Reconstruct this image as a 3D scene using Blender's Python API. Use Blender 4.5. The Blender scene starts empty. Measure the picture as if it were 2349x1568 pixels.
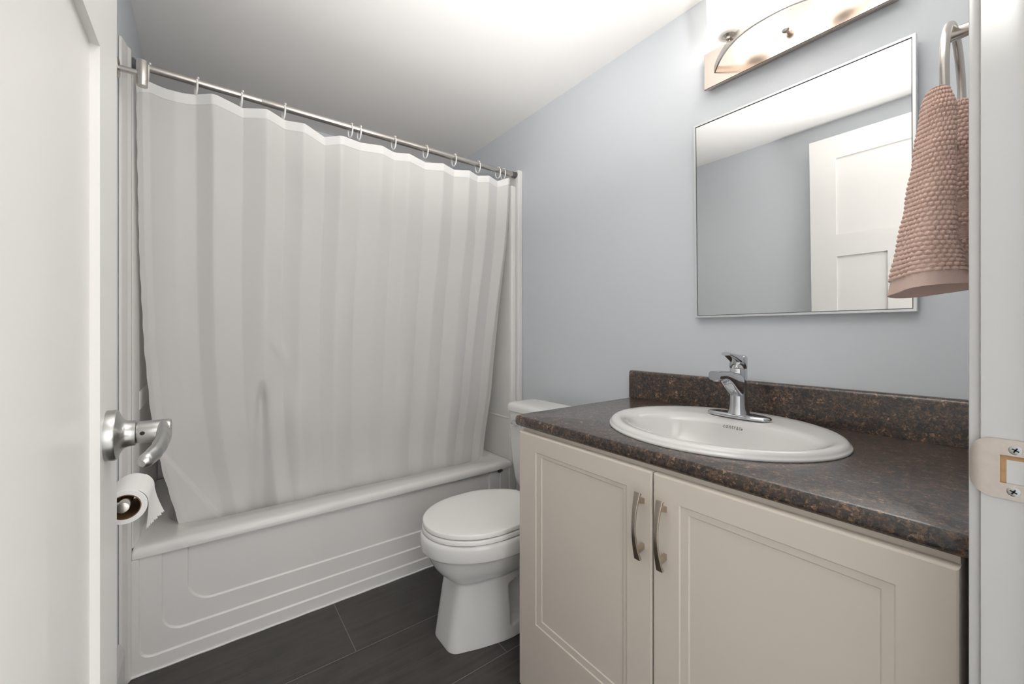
import bpy, bmesh, math, random
from mathutils import Vector, Matrix
random.seed(7)
SC = bpy.context.scene
COL = SC.collection
PI = math.pi

# ------------------------------------------------------------------ camera, world, lights, exposure
TH = 0.6435
cam = bpy.data.cameras.new('camera'); co = bpy.data.objects.new('camera', cam); COL.objects.link(co)
cam.sensor_width = 36; cam.lens = 934.0 / 2349 * 36
cam.shift_y = -22.0 / 2349
cam.clip_start = 0.01; cam.clip_end = 50
co.location = (0, 0, 1.05); co.rotation_euler = (PI / 2, 0, -TH)
SC.camera = co
w = bpy.data.worlds.new('world'); SC.world = w; w.use_nodes = True
w.node_tree.nodes['Background'].inputs[0].default_value = (1.0, 1.0, 1.0, 1)
w.node_tree.nodes['Background'].inputs[1].default_value = 2.35
SC.view_settings.view_transform = 'Standard'; SC.view_settings.look = 'None'
SC.view_settings.gamma = 1; SC.view_settings.use_curve_mapping = False
SC.view_settings.exposure = 0.26
# added fill light, unseen behind the camera, aimed to bounce off the bathroom ceiling
ld = bpy.data.lights.new('added_bounce_fill', 'AREA'); ld.shape = 'DISK'; ld.size = 0.25; ld.energy = 12.5; ld.spread = math.radians(84); ld.color = (1, 0.985, 0.965)
lo = bpy.data.objects.new('added_bounce_fill', ld); COL.objects.link(lo); lo.location = (0.40, -0.24, 1.33)
lo.rotation_euler = (Vector((0.60, 0.46, 2.16)) - lo.location).to_track_quat('-Z', 'Y').to_euler()
BULB = 38.0      # emission strength of the two vanity bulbs

# ------------------------------------------------------------------ key dimensions (metres, camera above origin)
XW, XL = 1.327, -0.203          # right (vanity) wall, left wall
YD, YT, YB = 0.046, 1.68, 2.445  # doorway wall, tub apron, far wall
ZC = 2.16
XJ = 0.635                       # strike side jamb
XH = -0.140                      # hinge side

# ------------------------------------------------------------------ materials
def mat(name, color, rough=0.5, metal=0.0, spec=0.5, coat=0.0, noise=0.0, nscale=30, bump=0.0, bscale=200, aniso=0.0):
    m = bpy.data.materials.new(name); m.use_nodes = True
    nt = m.node_tree; b = nt.nodes['Principled BSDF']
    b.inputs['Base Color'].default_value = (*color, 1)
    b.inputs['Roughness'].default_value = rough; b.inputs['Metallic'].default_value = metal
    b.inputs['Specular IOR Level'].default_value = spec
    b.inputs['Coat Weight'].default_value = coat; b.inputs['Coat Roughness'].default_value = 0.05
    if aniso: b.inputs['Anisotropic'].default_value = aniso
    tc = nt.nodes.new('ShaderNodeTexCoord')
    if noise:
        n = nt.nodes.new('ShaderNodeTexNoise'); n.inputs['Scale'].default_value = nscale; n.inputs['Detail'].default_value = 4
        nt.links.new(tc.outputs['Object'], n.inputs['Vector'])
        mx = nt.nodes.new('ShaderNodeMix'); mx.data_type = 'RGBA'
        mx.inputs[6].default_value = (*[c * (1 - noise) for c in color], 1)
        mx.inputs[7].default_value = (*[min(1, c * (1 + noise)) for c in color], 1)
        nt.links.new(n.outputs['Fac'], mx.inputs[0]); nt.links.new(mx.outputs[2], b.inputs['Base Color'])
    if bump:
        n2 = nt.nodes.new('ShaderNodeTexNoise'); n2.inputs['Scale'].default_value = bscale; n2.inputs['Detail'].default_value = 3
        nt.links.new(tc.outputs['Object'], n2.inputs['Vector'])
        bp = nt.nodes.new('ShaderNodeBump'); bp.inputs['Strength'].default_value = bump; bp.inputs['Distance'].default_value = 0.002
        nt.links.new(n2.outputs['Fac'], bp.inputs['Height']); nt.links.new(bp.outputs['Normal'], b.inputs['Normal'])
    return m

M = {}
M['wall'] = mat('wall_paint', (0.665, 0.695, 0.730), 0.6, spec=0.3, bump=0.05, bscale=260)
M['ceiling'] = mat('ceiling_paint', (0.90, 0.885, 0.865), 0.9, spec=0.1, bump=0.08, bscale=120)
M['trim'] = mat('trim_paint', (0.61, 0.605, 0.59), 0.35, spec=0.4)
M['door'] = mat('door_paint', (0.80, 0.785, 0.76), 0.35, spec=0.35)
M['acrylic'] = mat('tub_acrylic', (0.78, 0.765, 0.74), 0.16, spec=0.5)
M['porcelain'] = mat('toilet_china', (0.80, 0.79, 0.77), 0.10, spec=0.55)
M['sinkchina'] = mat('sink_china', (0.71, 0.70, 0.685), 0.10, spec=0.55)
M['seat'] = mat('toilet_seat_plastic', (0.84, 0.825, 0.80), 0.25, spec=0.45)
M['cabinet'] = mat('cabinet_foil', (0.68, 0.61, 0.535), 0.42, spec=0.35)
M['dark'] = mat('dark_gap', (0.02, 0.018, 0.015), 0.8)
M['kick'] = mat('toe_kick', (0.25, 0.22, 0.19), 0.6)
M['nickel'] = mat('brushed_nickel', (0.62, 0.58, 0.54), 0.27, 1.0, noise=0.05, nscale=90)
M['plate'] = mat('warm_brushed_nickel', (0.60, 0.52, 0.465), 0.20, 1.0, noise=0.05, nscale=90)
M['bronze'] = mat('satin_bronze_nickel', (0.53, 0.46, 0.38), 0.26, 1.0, noise=0.05, nscale=90)
M['steel'] = mat('satin_steel', (0.49, 0.49, 0.475), 0.28, 1.0, noise=0.05, nscale=70)
M['strike'] = mat('strike_steel', (0.60, 0.54, 0.49), 0.34, 1.0, noise=0.10, nscale=160)
M['chrome'] = mat('chrome', (0.64, 0.65, 0.67), 0.05, 1.0)
M['alu'] = mat('mirror_frame_metal', (0.80, 0.81, 0.81), 0.30, 0.6)
M['silver'] = mat('mirror_silver', (0.90, 0.905, 0.90), 0.0, 1.0)
M['rubber'] = mat('grey_rubber', (0.10, 0.10, 0.105), 0.4)
M['ring'] = mat('white_plastic_ring', (0.86, 0.85, 0.82), 0.3)
M['paper'] = mat('tissue_paper', (0.86, 0.85, 0.83), 0.95, spec=0.05, bump=0.2, bscale=300)
M['card'] = mat('cardboard_core', (0.20, 0.115, 0.065), 0.9, spec=0.1)
M['ink'] = mat('grey_ink', (0.12, 0.12, 0.12), 0.6)
M['badge'] = mat('badge_dark', (0.06, 0.055, 0.05), 0.3, 0.6)
M['wood'] = mat('raw_wood', (0.46, 0.27, 0.13), 0.8, noise=0.3, nscale=120)
M['caulk'] = mat('white_caulk', (0.84, 0.83, 0.81), 0.5)
M['hallfloor'] = mat('pale_bounce_floor', (0.80, 0.785, 0.76), 0.95, spec=0.05, noise=0.04, nscale=60)  # unseen hall floor, colour raised to bounce light up into the bathroom
M['clip'] = mat('clear_plastic', (0.7, 0.7, 0.7), 0.2)

def m_floor():
    m = bpy.data.materials.new('slate_grey_plank_tile'); m.use_nodes = True
    nt = m.node_tree; N = nt.nodes; L = nt.links; b = N['Principled BSDF']
    geo = N.new('ShaderNodeNewGeometry'); sep = N.new('ShaderNodeSeparateXYZ'); L.new(geo.outputs['Position'], sep.inputs[0])
    def math_(op, a, bb=None, c=None):
        n = N.new('ShaderNodeMath'); n.operation = op
        for i, v in enumerate((a, bb, c)):
            if v is None: continue
            if isinstance(v, (int, float)): n.inputs[i].default_value = v
            else: L.new(v, n.inputs[i])
        return n.outputs[0]
    yy = math_('DIVIDE', math_('SUBTRACT', sep.outputs[1], 1.081), 0.2995)
    row = math_('FLOOR', yy)
    fy = math_('MULTIPLY', math_('ABSOLUTE', math_('SUBTRACT', math_('FRACT', math_('ADD', yy, 0.5)), 0.5)), 0.2995)
    xx = math_('DIVIDE', math_('ADD', math_('SUBTRACT', sep.outputs[0], 0.79), math_('MULTIPLY', row, 0.396)), 0.6)
    fx = math_('MULTIPLY', math_('ABSOLUTE', math_('SUBTRACT', math_('FRACT', math_('ADD', xx, 0.5)), 0.5)), 0.6)
    dist = math_('MINIMUM', fx, fy)
    g = N.new('ShaderNodeMapRange'); g.inputs['From Min'].default_value = 0.0007; g.inputs['From Max'].default_value = 0.0016
    g.inputs['To Min'].default_value = 1; g.inputs['To Max'].default_value = 0; L.new(dist, g.inputs['Value'])
    # streaks along X
    mp = N.new('ShaderNodeMapping'); mp.inputs['Scale'].default_value = (2.5, 26, 1)
    L.new(geo.outputs['Position'], mp.inputs['Vector'])
    n1 = N.new('ShaderNodeTexNoise'); n1.inputs['Scale'].default_value = 1.6; n1.inputs['Detail'].default_value = 6; L.new(mp.outputs[0], n1.inputs['Vector'])
    n2 = N.new('ShaderNodeTexNoise'); n2.inputs['Scale'].default_value = 14; n2.inputs['Detail'].default_value = 8; L.new(geo.outputs['Position'], n2.inputs['Vector'])
    s = math_('ADD', math_('MULTIPLY', n1.outputs['Fac'], 0.6), math_('MULTIPLY', n2.outputs['Fac'], 0.4))
    cr = N.new('ShaderNodeValToRGB'); L.new(s, cr.inputs[0])
    cr.color_ramp.elements[0].position = 0.30; cr.color_ramp.elements[0].color = (0.045, 0.041, 0.038, 1)
    cr.color_ramp.elements[1].position = 0.72; cr.color_ramp.elements[1].color = (0.082, 0.075, 0.069, 1)
    # pressed hairlines
    hl = math_('MULTIPLY', math_('ABSOLUTE', math_('SUBTRACT', math_('FRACT', math_('DIVIDE', math_('SUBTRACT', sep.outputs[1], 1.081), 0.0921)), 0.5)), 0.0921)
    hm = N.new('ShaderNodeMapRange'); hm.inputs['From Min'].default_value = 0.0; hm.inputs['From Max'].default_value = 0.0014
    hm.inputs['To Min'].default_value = 0.5; hm.inputs['To Max'].default_value = 0; L.new(hl, hm.inputs['Value'])
    n3 = N.new('ShaderNodeTexNoise'); n3.inputs['Scale'].default_value = 5; L.new(geo.outputs['Position'], n3.inputs['Vector'])
    hf = math_('MULTIPLY', hm.outputs[0], math_('GREATER_THAN', n3.outputs['Fac'], 0.48))
    mixh = N.new('ShaderNodeMix'); mixh.data_type = 'RGBA'; L.new(hf, mixh.inputs[0]); L.new(cr.outputs[0], mixh.inputs[6])
    mixh.inputs[7].default_value = (0.13, 0.12, 0.112, 1)
    mix = N.new('ShaderNodeMix'); mix.data_type = 'RGBA'; L.new(g.outputs[0], mix.inputs[0]); L.new(mixh.outputs[2], mix.inputs[6])
    mix.inputs[7].default_value = (0.19, 0.18, 0.175, 1)
    L.new(mix.outputs[2], b.inputs['Base Color'])
    b.inputs['Roughness'].default_value = 0.42; b.inputs['Specular IOR Level'].default_value = 0.4
    bp = N.new('ShaderNodeBump'); bp.inputs['Strength'].default_value = 0.25; bp.inputs['Distance'].default_value = 0.002
    L.new(math_('SUBTRACT', n2.outputs['Fac'], g.outputs[0]), bp.inputs['Height']); L.new(bp.outputs[0], b.inputs['Normal'])
    return m
M['floor'] = m_floor()

def m_granite():
    m = bpy.data.materials.new('brown_granite_laminate'); m.use_nodes = True
    nt = m.node_tree; N = nt.nodes; L = nt.links; b = N['Principled BSDF']
    tc = N.new('ShaderNodeTexCoord')
    n0 = N.new('ShaderNodeTexNoise'); n0.inputs['Scale'].default_value = 55; n0.inputs['Detail'].default_value = 5; n0.inputs['Roughness'].default_value = 0.75
    L.new(tc.outputs['Object'], n0.inputs['Vector'])
    ad = N.new('ShaderNodeMix'); ad.data_type = 'VECTOR'; ad.inputs[0].default_value = 0.03
    L.new(tc.outputs['Object'], ad.inputs[4]); L.new(n0.outputs['Color'], ad.inputs[5])
    v = N.new('ShaderNodeTexVoronoi'); v.inputs['Scale'].default_value = 230; L.new(ad.outputs[1], v.inputs['Vector'])
    sp = N.new('ShaderNodeSeparateColor'); L.new(v.outputs['Color'], sp.inputs[0])
    mx = N.new('ShaderNodeMath'); mx.operation = 'MULTIPLY_ADD'; mx.inputs[1].default_value = 0.62; L.new(sp.outputs[0], mx.inputs[0])
    n1 = N.new('ShaderNodeTexNoise'); n1.inputs['Scale'].default_value = 40; n1.inputs['Detail'].default_value = 6; n1.inputs['Roughness'].default_value = 0.7
    L.new(tc.outputs['Object'], n1.inputs['Vector'])
    mm = N.new('ShaderNodeMath'); mm.operation = 'MULTIPLY_ADD'; mm.inputs[1].default_value = 1.1; mm.inputs[2].default_value = -0.36; L.new(n1.outputs['Fac'], mm.inputs[0])
    L.new(mm.outputs[0], mx.inputs[2])
    cr = N.new('ShaderNodeValToRGB'); L.new(mx.outputs[0], cr.inputs[0])
    e = cr.color_ramp.elements
    e[0].position = 0.0; e[0].color = (0.009, 0.008, 0.009, 1)
    e[1].position = 1.0; e[1].color = (0.42, 0.30, 0.22, 1)
    for p, c in ((0.28, (0.014, 0.012, 0.012, 1)), (0.45, (0.058, 0.036, 0.026, 1)), (0.54, (0.022, 0.023, 0.028, 1)), (0.64, (0.155, 0.082, 0.042, 1)), (0.73, (0.030, 0.026, 0.026, 1)), (0.86, (0.25, 0.14, 0.072, 1))):
        q = e.new(p); q.color = c
    L.new(cr.outputs[0], b.inputs['Base Color'])
    b.inputs['Roughness'].default_value = 0.34; b.inputs['Specular IOR Level'].default_value = 0.5
    b.inputs['Coat Weight'].default_value = 0.65; b.inputs['Coat Roughness'].default_value = 0.16
    n2 = N.new('ShaderNodeTexNoise'); n2.inputs['Scale'].default_value = 330; n2.inputs['Detail'].default_value = 2
    L.new(tc.outputs['Object'], n2.inputs['Vector'])
    bp = N.new('ShaderNodeBump'); bp.inputs['Strength'].default_value = 0.35; bp.inputs['Distance'].default_value = 0.0015
    L.new(n2.outputs['Fac'], bp.inputs['Height']); L.new(bp.outputs[0], b.inputs['Normal'])
    return m
M['granite'] = m_granite()

def m_cloth(name, color, transl, bump=0.15, bs=900):
    m = bpy.data.materials.new(name); m.use_nodes = True
    nt = m.node_tree; N = nt.nodes; L = nt.links; b = N['Principled BSDF']
    b.inputs['Base Color'].default_value = (*color, 1); b.inputs['Roughness'].default_value = 0.75; b.inputs['Specular IOR Level'].default_value = 0.2
    tr = N.new('ShaderNodeBsdfTranslucent'); tr.inputs[0].default_value = (*color, 1)
    mx = N.new('ShaderNodeMixShader'); mx.inputs[0].default_value = transl
    L.new(b.outputs[0], mx.inputs[1]); L.new(tr.outputs[0], mx.inputs[2]); L.new(mx.outputs[0], N['Material Output'].inputs[0])
    tc = N.new('ShaderNodeTexCoord'); n = N.new('ShaderNodeTexNoise'); n.inputs['Scale'].default_value = bs; L.new(tc.outputs['Object'], n.inputs['Vector'])
    bp = N.new('ShaderNodeBump'); bp.inputs['Strength'].default_value = bump; bp.inputs['Distance'].default_value = 0.001
    L.new(n.outputs['Fac'], bp.inputs['Height']); L.new(bp.outputs[0], b.inputs['Normal'])
    return m
M['curtain'] = m_cloth('white_curtain_fabric', (0.83, 0.815, 0.79), 0.22)
M['hem'] = m_cloth('doubled_curtain_hem', (0.90, 0.89, 0.87), 0.08)
M['towel'] = mat('dusty_pink_cotton', (0.72, 0.515, 0.44), 0.95, spec=0.1, noise=0.12, nscale=400, bump=0.5, bscale=900)
M['towelhem'] = mat('pink_woven_hem', (0.68, 0.51, 0.445), 0.9, spec=0.1, bump=0.3, bscale=700)

def m_shade():
    m = bpy.data.materials.new('frosted_glass_shade'); m.use_nodes = True
    nt = m.node_tree; N = nt.nodes; L = nt.links
    t = N.new('ShaderNodeBsdfTransparent'); tl = N.new('ShaderNodeBsdfTranslucent'); tl.inputs[0].default_value = (0.95, 0.93, 0.9, 1)
    gl = N.new('ShaderNodeBsdfGlossy'); gl.inputs['Roughness'].default_value = 0.25
    a = N.new('ShaderNodeMixShader'); a.inputs[0].default_value = 0.85; L.new(t.outputs[0], a.inputs[1]); L.new(tl.outputs[0], a.inputs[2])
    c = N.new('ShaderNodeMixShader'); c.inputs[0].default_value = 0.05; L.new(a.outputs[0], c.inputs[1]); L.new(gl.outputs[0], c.inputs[2])
    L.new(c.outputs[0], N['Material Output'].inputs[0]); N.remove(N['Principled BSDF'])
    return m
M['shade'] = m_shade()
def m_emit(name, col, s):
    m = bpy.data.materials.new(name); m.use_nodes = True; b = m.node_tree.nodes['Principled BSDF']
    b.inputs['Base Color'].default_value = (1, 1, 1, 1); b.inputs['Emission Color'].default_value = (*col, 1); b.inputs['Emission Strength'].default_value = s
    return m
M['bulb'] = m_emit('lit_bulb', (1.0, 0.95, 0.89), BULB)

# ------------------------------------------------------------------ mesh helpers
def finish(bm, name, material, parent=None, smooth=True, ang=38, recalc=True):
    if recalc: bmesh.ops.recalc_face_normals(bm, faces=bm.faces)
    bm.normal_update()
    for f in bm.faces: f.smooth = smooth
    if smooth:
        for e in bm.edges:
            e.smooth = len(e.link_faces) != 2 or e.calc_face_angle(0) < math.radians(ang)
    me = bpy.data.meshes.new(name); bm.to_mesh(me); bm.free()
    if isinstance(material, str): material = M[material]
    me.materials.append(material)
    o = bpy.data.objects.new(name, me); COL.objects.link(o)
    if parent is not None:
        o.parent = parent
        o.matrix_parent_inverse = Matrix.Translation(-world_loc(parent))
    return o
def world_loc(o):
    return Vector(o.location) if o.parent is None else Vector((0, 0, 0)) + Vector(o.location)
def thing(name, label, cat, loc, group=None):
    o = bpy.data.objects.new(name, None); COL.objects.link(o); o.location = loc; o.empty_display_size = 0.05
    return tag(o, label, cat, group)
def tag(o, label, cat, group=None):
    o['label'] = label; o['category'] = cat
    if group: o['group'] = group
    return o
def struct(o):
    o['kind'] = 'structure'; return o
def B(): return bmesh.new()

def box(bm, x0, x1, y0, y1, z0, z1, bev=0.0, seg=2):
    r = bmesh.ops.create_cube(bm, size=1)
    vs = r['verts']
    for v in vs:
        v.co = Vector(((x0 + x1) / 2 + v.co.x * (x1 - x0), (y0 + y1) / 2 + v.co.y * (y1 - y0), (z0 + z1) / 2 + v.co.z * (z1 - z0)))
    if bev:
        es = list({e for v in vs for e in v.link_edges})
        bmesh.ops.bevel(bm, geom=es, offset=bev, segments=seg, affect='EDGES', profile=0.5)
    return bm
def loft(bm, secs, cap0=False, cap1=False, closed=True, wrap=False):
    """secs: list of equally long point lists"""
    rings = [[bm.verts.new(p) for p in s] for s in secs]
    n = len(rings[0])
    pairs = list(zip(rings[:-1], rings[1:]))
    if wrap: pairs.append((rings[-1], rings[0]))
    for a, b in pairs:
        for i in range(n if closed else n - 1):
            j = (i + 1) % n
            bm.faces.new((a[i], a[j], b[j], b[i]))
    def fan(r):
        c = sum((v.co for v in r), Vector()) / len(r); cv = bm.verts.new(c)
        for i in range(len(r)): bm.faces.new((r[i], r[(i + 1) % len(r)], cv))
    if cap0: fan(rings[0])
    if cap1: fan(rings[-1])
    return rings
def frame_at(d):
    d = Vector(d).normalized(); u = Vector((0, 0, 1)) if abs(d.z) < 0.9 else Vector((0, 1, 0))
    a = d.cross(u).normalized(); return a, a.cross(d).normalized()
def lathe(bm, prof, origin, axis=(0, 0, 1), n=48, cap0=False, cap1=False):
    a, b = frame_at(axis); ax = Vector(axis).normalized(); o = Vector(origin)
    secs = [[o + ax * h + (a * math.cos(2 * PI * i / n) + b * math.sin(2 * PI * i / n)) * r for i in range(n)] for r, h in prof]
    loft(bm, secs, cap0, cap1)
def cyl(bm, p0, p1, r, n=32, bev=0.0, r1=None):
    p0, p1 = Vector(p0), Vector(p1); L = (p1 - p0).length; r1 = r if r1 is None else r1
    if bev:
        prof = [(r - bev, 0), (r - bev * 0.3, bev * 0.3), (r, bev), (r1, L - bev), (r1 - bev * 0.3, L - bev * 0.3), (r1 - bev, L)]
    else: prof = [(r, 0), (r1, L)]
    lathe(bm, prof, p0, p1 - p0, n, True, True)
def spline(pts, n):
    """Catmull-Rom through pts, n samples"""
    pts = [Vector(p) for p in pts]; P = [pts[0] * 2 - pts[1]] + pts + [pts[-1] * 2 - pts[-2]]; out = []
    m = len(pts) - 1
    for k in range(n):
        t = k / (n - 1) * m; i = min(int(t), m - 1); f = t - i
        a, b, c, d = P[i], P[i + 1], P[i + 2], P[i + 3]
        out.append(0.5 * ((2 * b) + (c - a) * f + (2 * a - 5 * b + 4 * c - d) * f * f + (3 * b - a - 3 * c + d) * f ** 3))
    return out
def tube(bm, pts, r, n=16, closed=False, ref=(0, 0, 1), sq=None, cap=True):
    """sweep; r float or list of (ra, rb); sq: superellipse exponent"""
    pts = [Vector(p) for p in pts]; m = len(pts); secs = []
    for i, p in enumerate(pts):
        d = (pts[(i + 1) % m] - pts[i - 1]) if closed else (pts[min(i + 1, m - 1)] - pts[max(i - 1, 0)])
        d.normalize(); a = d.cross(Vector(ref)).normalized(); b = a.cross(d).normalized()
        ra, rb = (r, r) if not isinstance(r, list) else r[i]
        s = []
        for k in range(n):
            c_, s_ = math.cos(2 * PI * k / n), math.sin(2 * PI * k / n)
            if sq: c_, s_ = math.copysign(abs(c_) ** (2 / sq), c_), math.copysign(abs(s_) ** (2 / sq), s_)
            s.append(p + a * ra * c_ + b * rb * s_)
        secs.append(s)
    loft(bm, secs, cap and not closed, cap and not closed, wrap=closed)
def ellipse(cx, cy, a, b, z, n=96, e=2.0):
    out = []
    for i in range(n):
        c_, s_ = math.cos(2 * PI * i / n), math.sin(2 * PI * i / n)
        out.append(Vector((cx + a * math.copysign(abs(c_) ** (2 / e), c_), cy + b * math.copysign(abs(s_) ** (2 / e), s_), z)))
    return out
def rrect(x0, x1, y0, y1, z, r, k=8):
    out = []
    for cx, cy, a0 in ((x1 - r, y1 - r, 0), (x0 + r, y1 - r, PI / 2), (x0 + r, y0 + r, PI), (x1 - r, y0 + r, 1.5 * PI)):
        for i in range(k + 1):
            a = a0 + PI / 2 * i / k; out.append(Vector((cx + r * math.cos(a), cy + r * math.sin(a), z)))
    return out
def rayoutline(poly, c, angs):
    """radial resample of a 2-D polygon about c at given angles"""
    out = []
    m = len(poly)
    for a in angs:
        d = (math.cos(a), math.sin(a)); best = None
        for i in range(m):
            p, q = poly[i], poly[(i + 1) % m]
            ex, ey = q[0] - p[0], q[1] - p[1]; den = d[0] * ey - d[1] * ex
            if abs(den) < 1e-12: continue
            t = ((p[0] - c[0]) * ey - (p[1] - c[1]) * ex) / den
            s = ((p[0] - c[0]) * d[1] - (p[1] - c[1]) * d[0]) / den
            if t > 0 and -1e-9 <= s <= 1 + 1e-9 and (best is None or t > best): best = t
        out.append((c[0] + d[0] * best, c[1] + d[1] * best))
    return out
def smooth01(t): t = max(0, min(1, t)); return t * t * (3 - 2 * t)

# ------------------------------------------------------------------ room shell
o = struct(finish(box(B(), -0.6, 1.6, YD - 0.115, 2.6, -0.05, 0.0), 'floor', 'floor', smooth=False))
o = struct(finish(box(B(), -3, 4, -4.0, YD - 0.1151, -0.05, 0.0), 'floor_hall', 'hallfloor', smooth=False))
o = struct(finish(box(B(), XL - 0.1, XW + 0.1, YD - 0.115, YB + 0.1, ZC, ZC + 0.1), 'ceiling', 'ceiling', smooth=False))
struct(finish(box(B(), XW, XW + 0.1, YD - 0.115, YB + 0.1, 0, ZC), 'wall_right', 'wall', smooth=False))
struct(finish(box(B(), XL - 0.1, XL, YD - 0.115, YB + 0.1, 0, ZC), 'wall_left', 'wall', smooth=False))
struct(finish(box(B(), XL, XW, YB, YB + 0.1, 0, ZC), 'wall_back', 'wall', smooth=False))
bm = B()
DT = 2.055
box(bm, XL - 0.1, XH - 0.018, YD - 0.115, YD, 0, ZC); box(bm, XJ + 0.018, XW, YD - 0.115, YD, 0, ZC); box(bm, XH - 0.018, XJ + 0.018, YD - 0.115, YD, DT + 0.018, ZC)
box(bm, -3, XL - 0.1, YD - 0.115, YD, 0, 2.4); box(bm, XW, 4, YD - 0.115, YD - 0.0, 0, 2.4)
struct(finish(bm, 'wall_front', 'wall', smooth=False))

struct(finish(box(B(), -0.75, -0.65, -2.6, YD - 0.115, 0, 2.4), 'added_wall_light_block', 'wall', smooth=False))  # added unseen wall, blocks light from the left so the jamb darkens

struct(finish(box(B(), -0.75, 4, -1.7, YD - 0.115, 2.4, 2.5), 'added_ceiling_sky_block', 'ceiling', smooth=False))  # added unseen slab, cuts the overhead world light that reaches the jamb

# door frame: jambs, stops and room-side casing
bm = B()
box(bm, XJ, XJ + 0.018, YD - 0.115, YD, 0, DT, 0.0015); box(bm, XH - 0.018, XH, YD - 0.115, YD, 0, DT, 0.0015); box(bm, XH - 0.018, XJ + 0.018, YD - 0.115, YD, DT, DT + 0.018, 0.0015)
box(bm, XJ - 0.011, XJ, YD - 0.08, YD - 0.037, 0, DT, 0.002); box(bm, XH, XH + 0.011, YD - 0.08, YD - 0.037, 0, DT, 0.002); box(bm, XH, XJ, YD - 0.08, YD - 0.037, DT - 0.011, DT, 0.002)
struct(finish(bm, 'trim_1', 'trim'))
bm = B()
def casing(a0, a1, horizontal=False, sgn=1):
    pass
box(bm, XJ + 0.006, XJ + 0.066, YD, YD + 0.0085, 0, DT + 0.066, 0.002); box(bm, XL + 0.002, XH - 0.006, YD, YD + 0.0085, 0, DT + 0.066, 0.002)
box(bm, XH - 0.006, XJ + 0.006, YD, YD + 0.0085, DT + 0.006, DT + 0.066, 0.002)
struct(finish(bm, 'trim_2', 'trim'))

# baseboards with sloped top
def base_profile(side):
    bm = B()
    if side == 'left':
        pr = [(XL, 0), (XL + 0.0145, 0), (XL + 0.0145, 0.128), (XL + 0.010, 0.142), (XL + 0.004, 0.155), (XL, 0.155)]; ys = (YD + 0.001, 1.612)
    else:
        pr = [(XW, 0), (XW - 0.0145, 0), (XW - 0.0145, 0.128), (XW - 0.010, 0.142), (XW - 0.004, 0.155), (XW, 0.155)]; ys = (0.965, 1.675)
    loft(bm, [[Vector((x, y, z)) for x, z in pr] for y in ys], True, True)
    return bm
struct(finish(base_profile('left'), 'baseboard_left', 'trim', smooth=False))
struct(finish(base_profile('right'), 'baseboard_right', 'trim', smooth=False))

# ------------------------------------------------------------------ door (open against the left wall)
DX1 = -0.105; DX0 = DX1 - 0.035; DY0, DY1 = 0.060, 0.822; DZ0, DZ1 = 0.012, 2.045
def shaker(bm, y0, y1, z0, z1, panels, xf, depth, sgn):
    """front face with square recesses, built as a grid of cells"""
    ys = sorted({y0, y1, *[v for p in panels for v in p[:2]]}); zs = sorted({z0, z1, *[v for p in panels for v in p[2:]]})
    def inp(y, z): return any(p[0] < y < p[1] and p[2] < z < p[3] for p in panels)
    V = {}
    def vert(x, y, z):
        k = (round(x, 5), round(y, 5), round(z, 5))
        if k not in V: V[k] = bm.verts.new(k)
        return V[k]
    nx = len(ys) - 1; nz = len(zs) - 1
    cell = [[inp((ys[i] + ys[i + 1]) / 2, (zs[j] + zs[j + 1]) / 2) for j in range(nz)] for i in range(nx)]
    X = lambda c: xf - sgn * depth if c else xf
    for i in range(nx):
        for j in range(nz):
            x = X(cell[i][j])
            bm.faces.new([vert(x, ys[i], zs[j]), vert(x, ys[i + 1], zs[j]), vert(x, ys[i + 1], zs[j + 1]), vert(x, ys[i], zs[j + 1])])
            if i + 1 < nx and cell[i][j] != cell[i + 1][j]:
                bm.faces.new([vert(xf, ys[i + 1], zs[j]), vert(xf, ys[i + 1], zs[j + 1]), vert(xf - sgn * depth, ys[i + 1], zs[j + 1]), vert(xf - sgn * depth, ys[i + 1], zs[j])])
            if j + 1 < nz and cell[i][j] != cell[i][j + 1]:
                bm.faces.new([vert(xf, ys[i], zs[j + 1]), vert(xf, ys[i + 1], zs[j + 1]), vert(xf - sgn * depth, ys[i + 1], zs[j + 1]), vert(xf - sgn * depth, ys[i], zs[j + 1])])
bm = B()
pan = [(DY0 + 0.115, DY1 - 0.117, 1.518, 1.925), (DY0 + 0.115, 0.378, 0.235, 1.402), (0.500, DY1 - 0.117, 0.235, 1.402)]
shaker(bm, DY0, DY1, DZ0, DZ1, pan, DX1, 0.009, 1)
shaker(bm, DY0, DY1, DZ0, DZ1, pan, DX0, 0.009, -1)
bmesh.ops.remove_doubles(bm, verts=bm.verts, dist=1e-6)
# edges of the slab
def quad(bm, *p): bm.faces.new([bm.verts.new(q) for q in p])
quad(bm, (DX0, DY1, DZ0), (DX1, DY1, DZ0), (DX1, DY1, DZ1), (DX0, DY1, DZ1)); quad(bm, (DX0, DY0, DZ0), (DX1, DY0, DZ0), (DX1, DY0, DZ1), (DX0, DY0, DZ1))
quad(bm, (DX0, DY0, DZ1), (DX1, DY0, DZ1), (DX1, DY1, DZ1), (DX0, DY1, DZ1)); quad(bm, (DX0, DY0, DZ0), (DX1, DY0, DZ0), (DX1, DY1, DZ0), (DX0, DY1, DZ0))
door = struct(finish(bm, 'door_1', 'door', smooth=False))
HY, HZ = 0.748, 0.914
bm = B()
lathe(bm, [(0.0, -0.001), (0.033, -0.001), (0.033, 0.0085), (0.0318, 0.0105), (0.024, 0.0135), (0.0195, 0.016), (0.0175, 0.020), (0.0170, 0.026), (0.0170, 0.0285), (0.0150, 0.0290), (0.0, 0.0290)], (DX1, HY, HZ), (1, 0, 0), 56)
dh = finish(bm, 'door_handle', 'steel', door)
bm = B()
cyl(bm, (DX1 + 0.0285, HY, HZ), (DX1 + 0.0655, HY, HZ), 0.0148, 40, 0.003)
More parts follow.
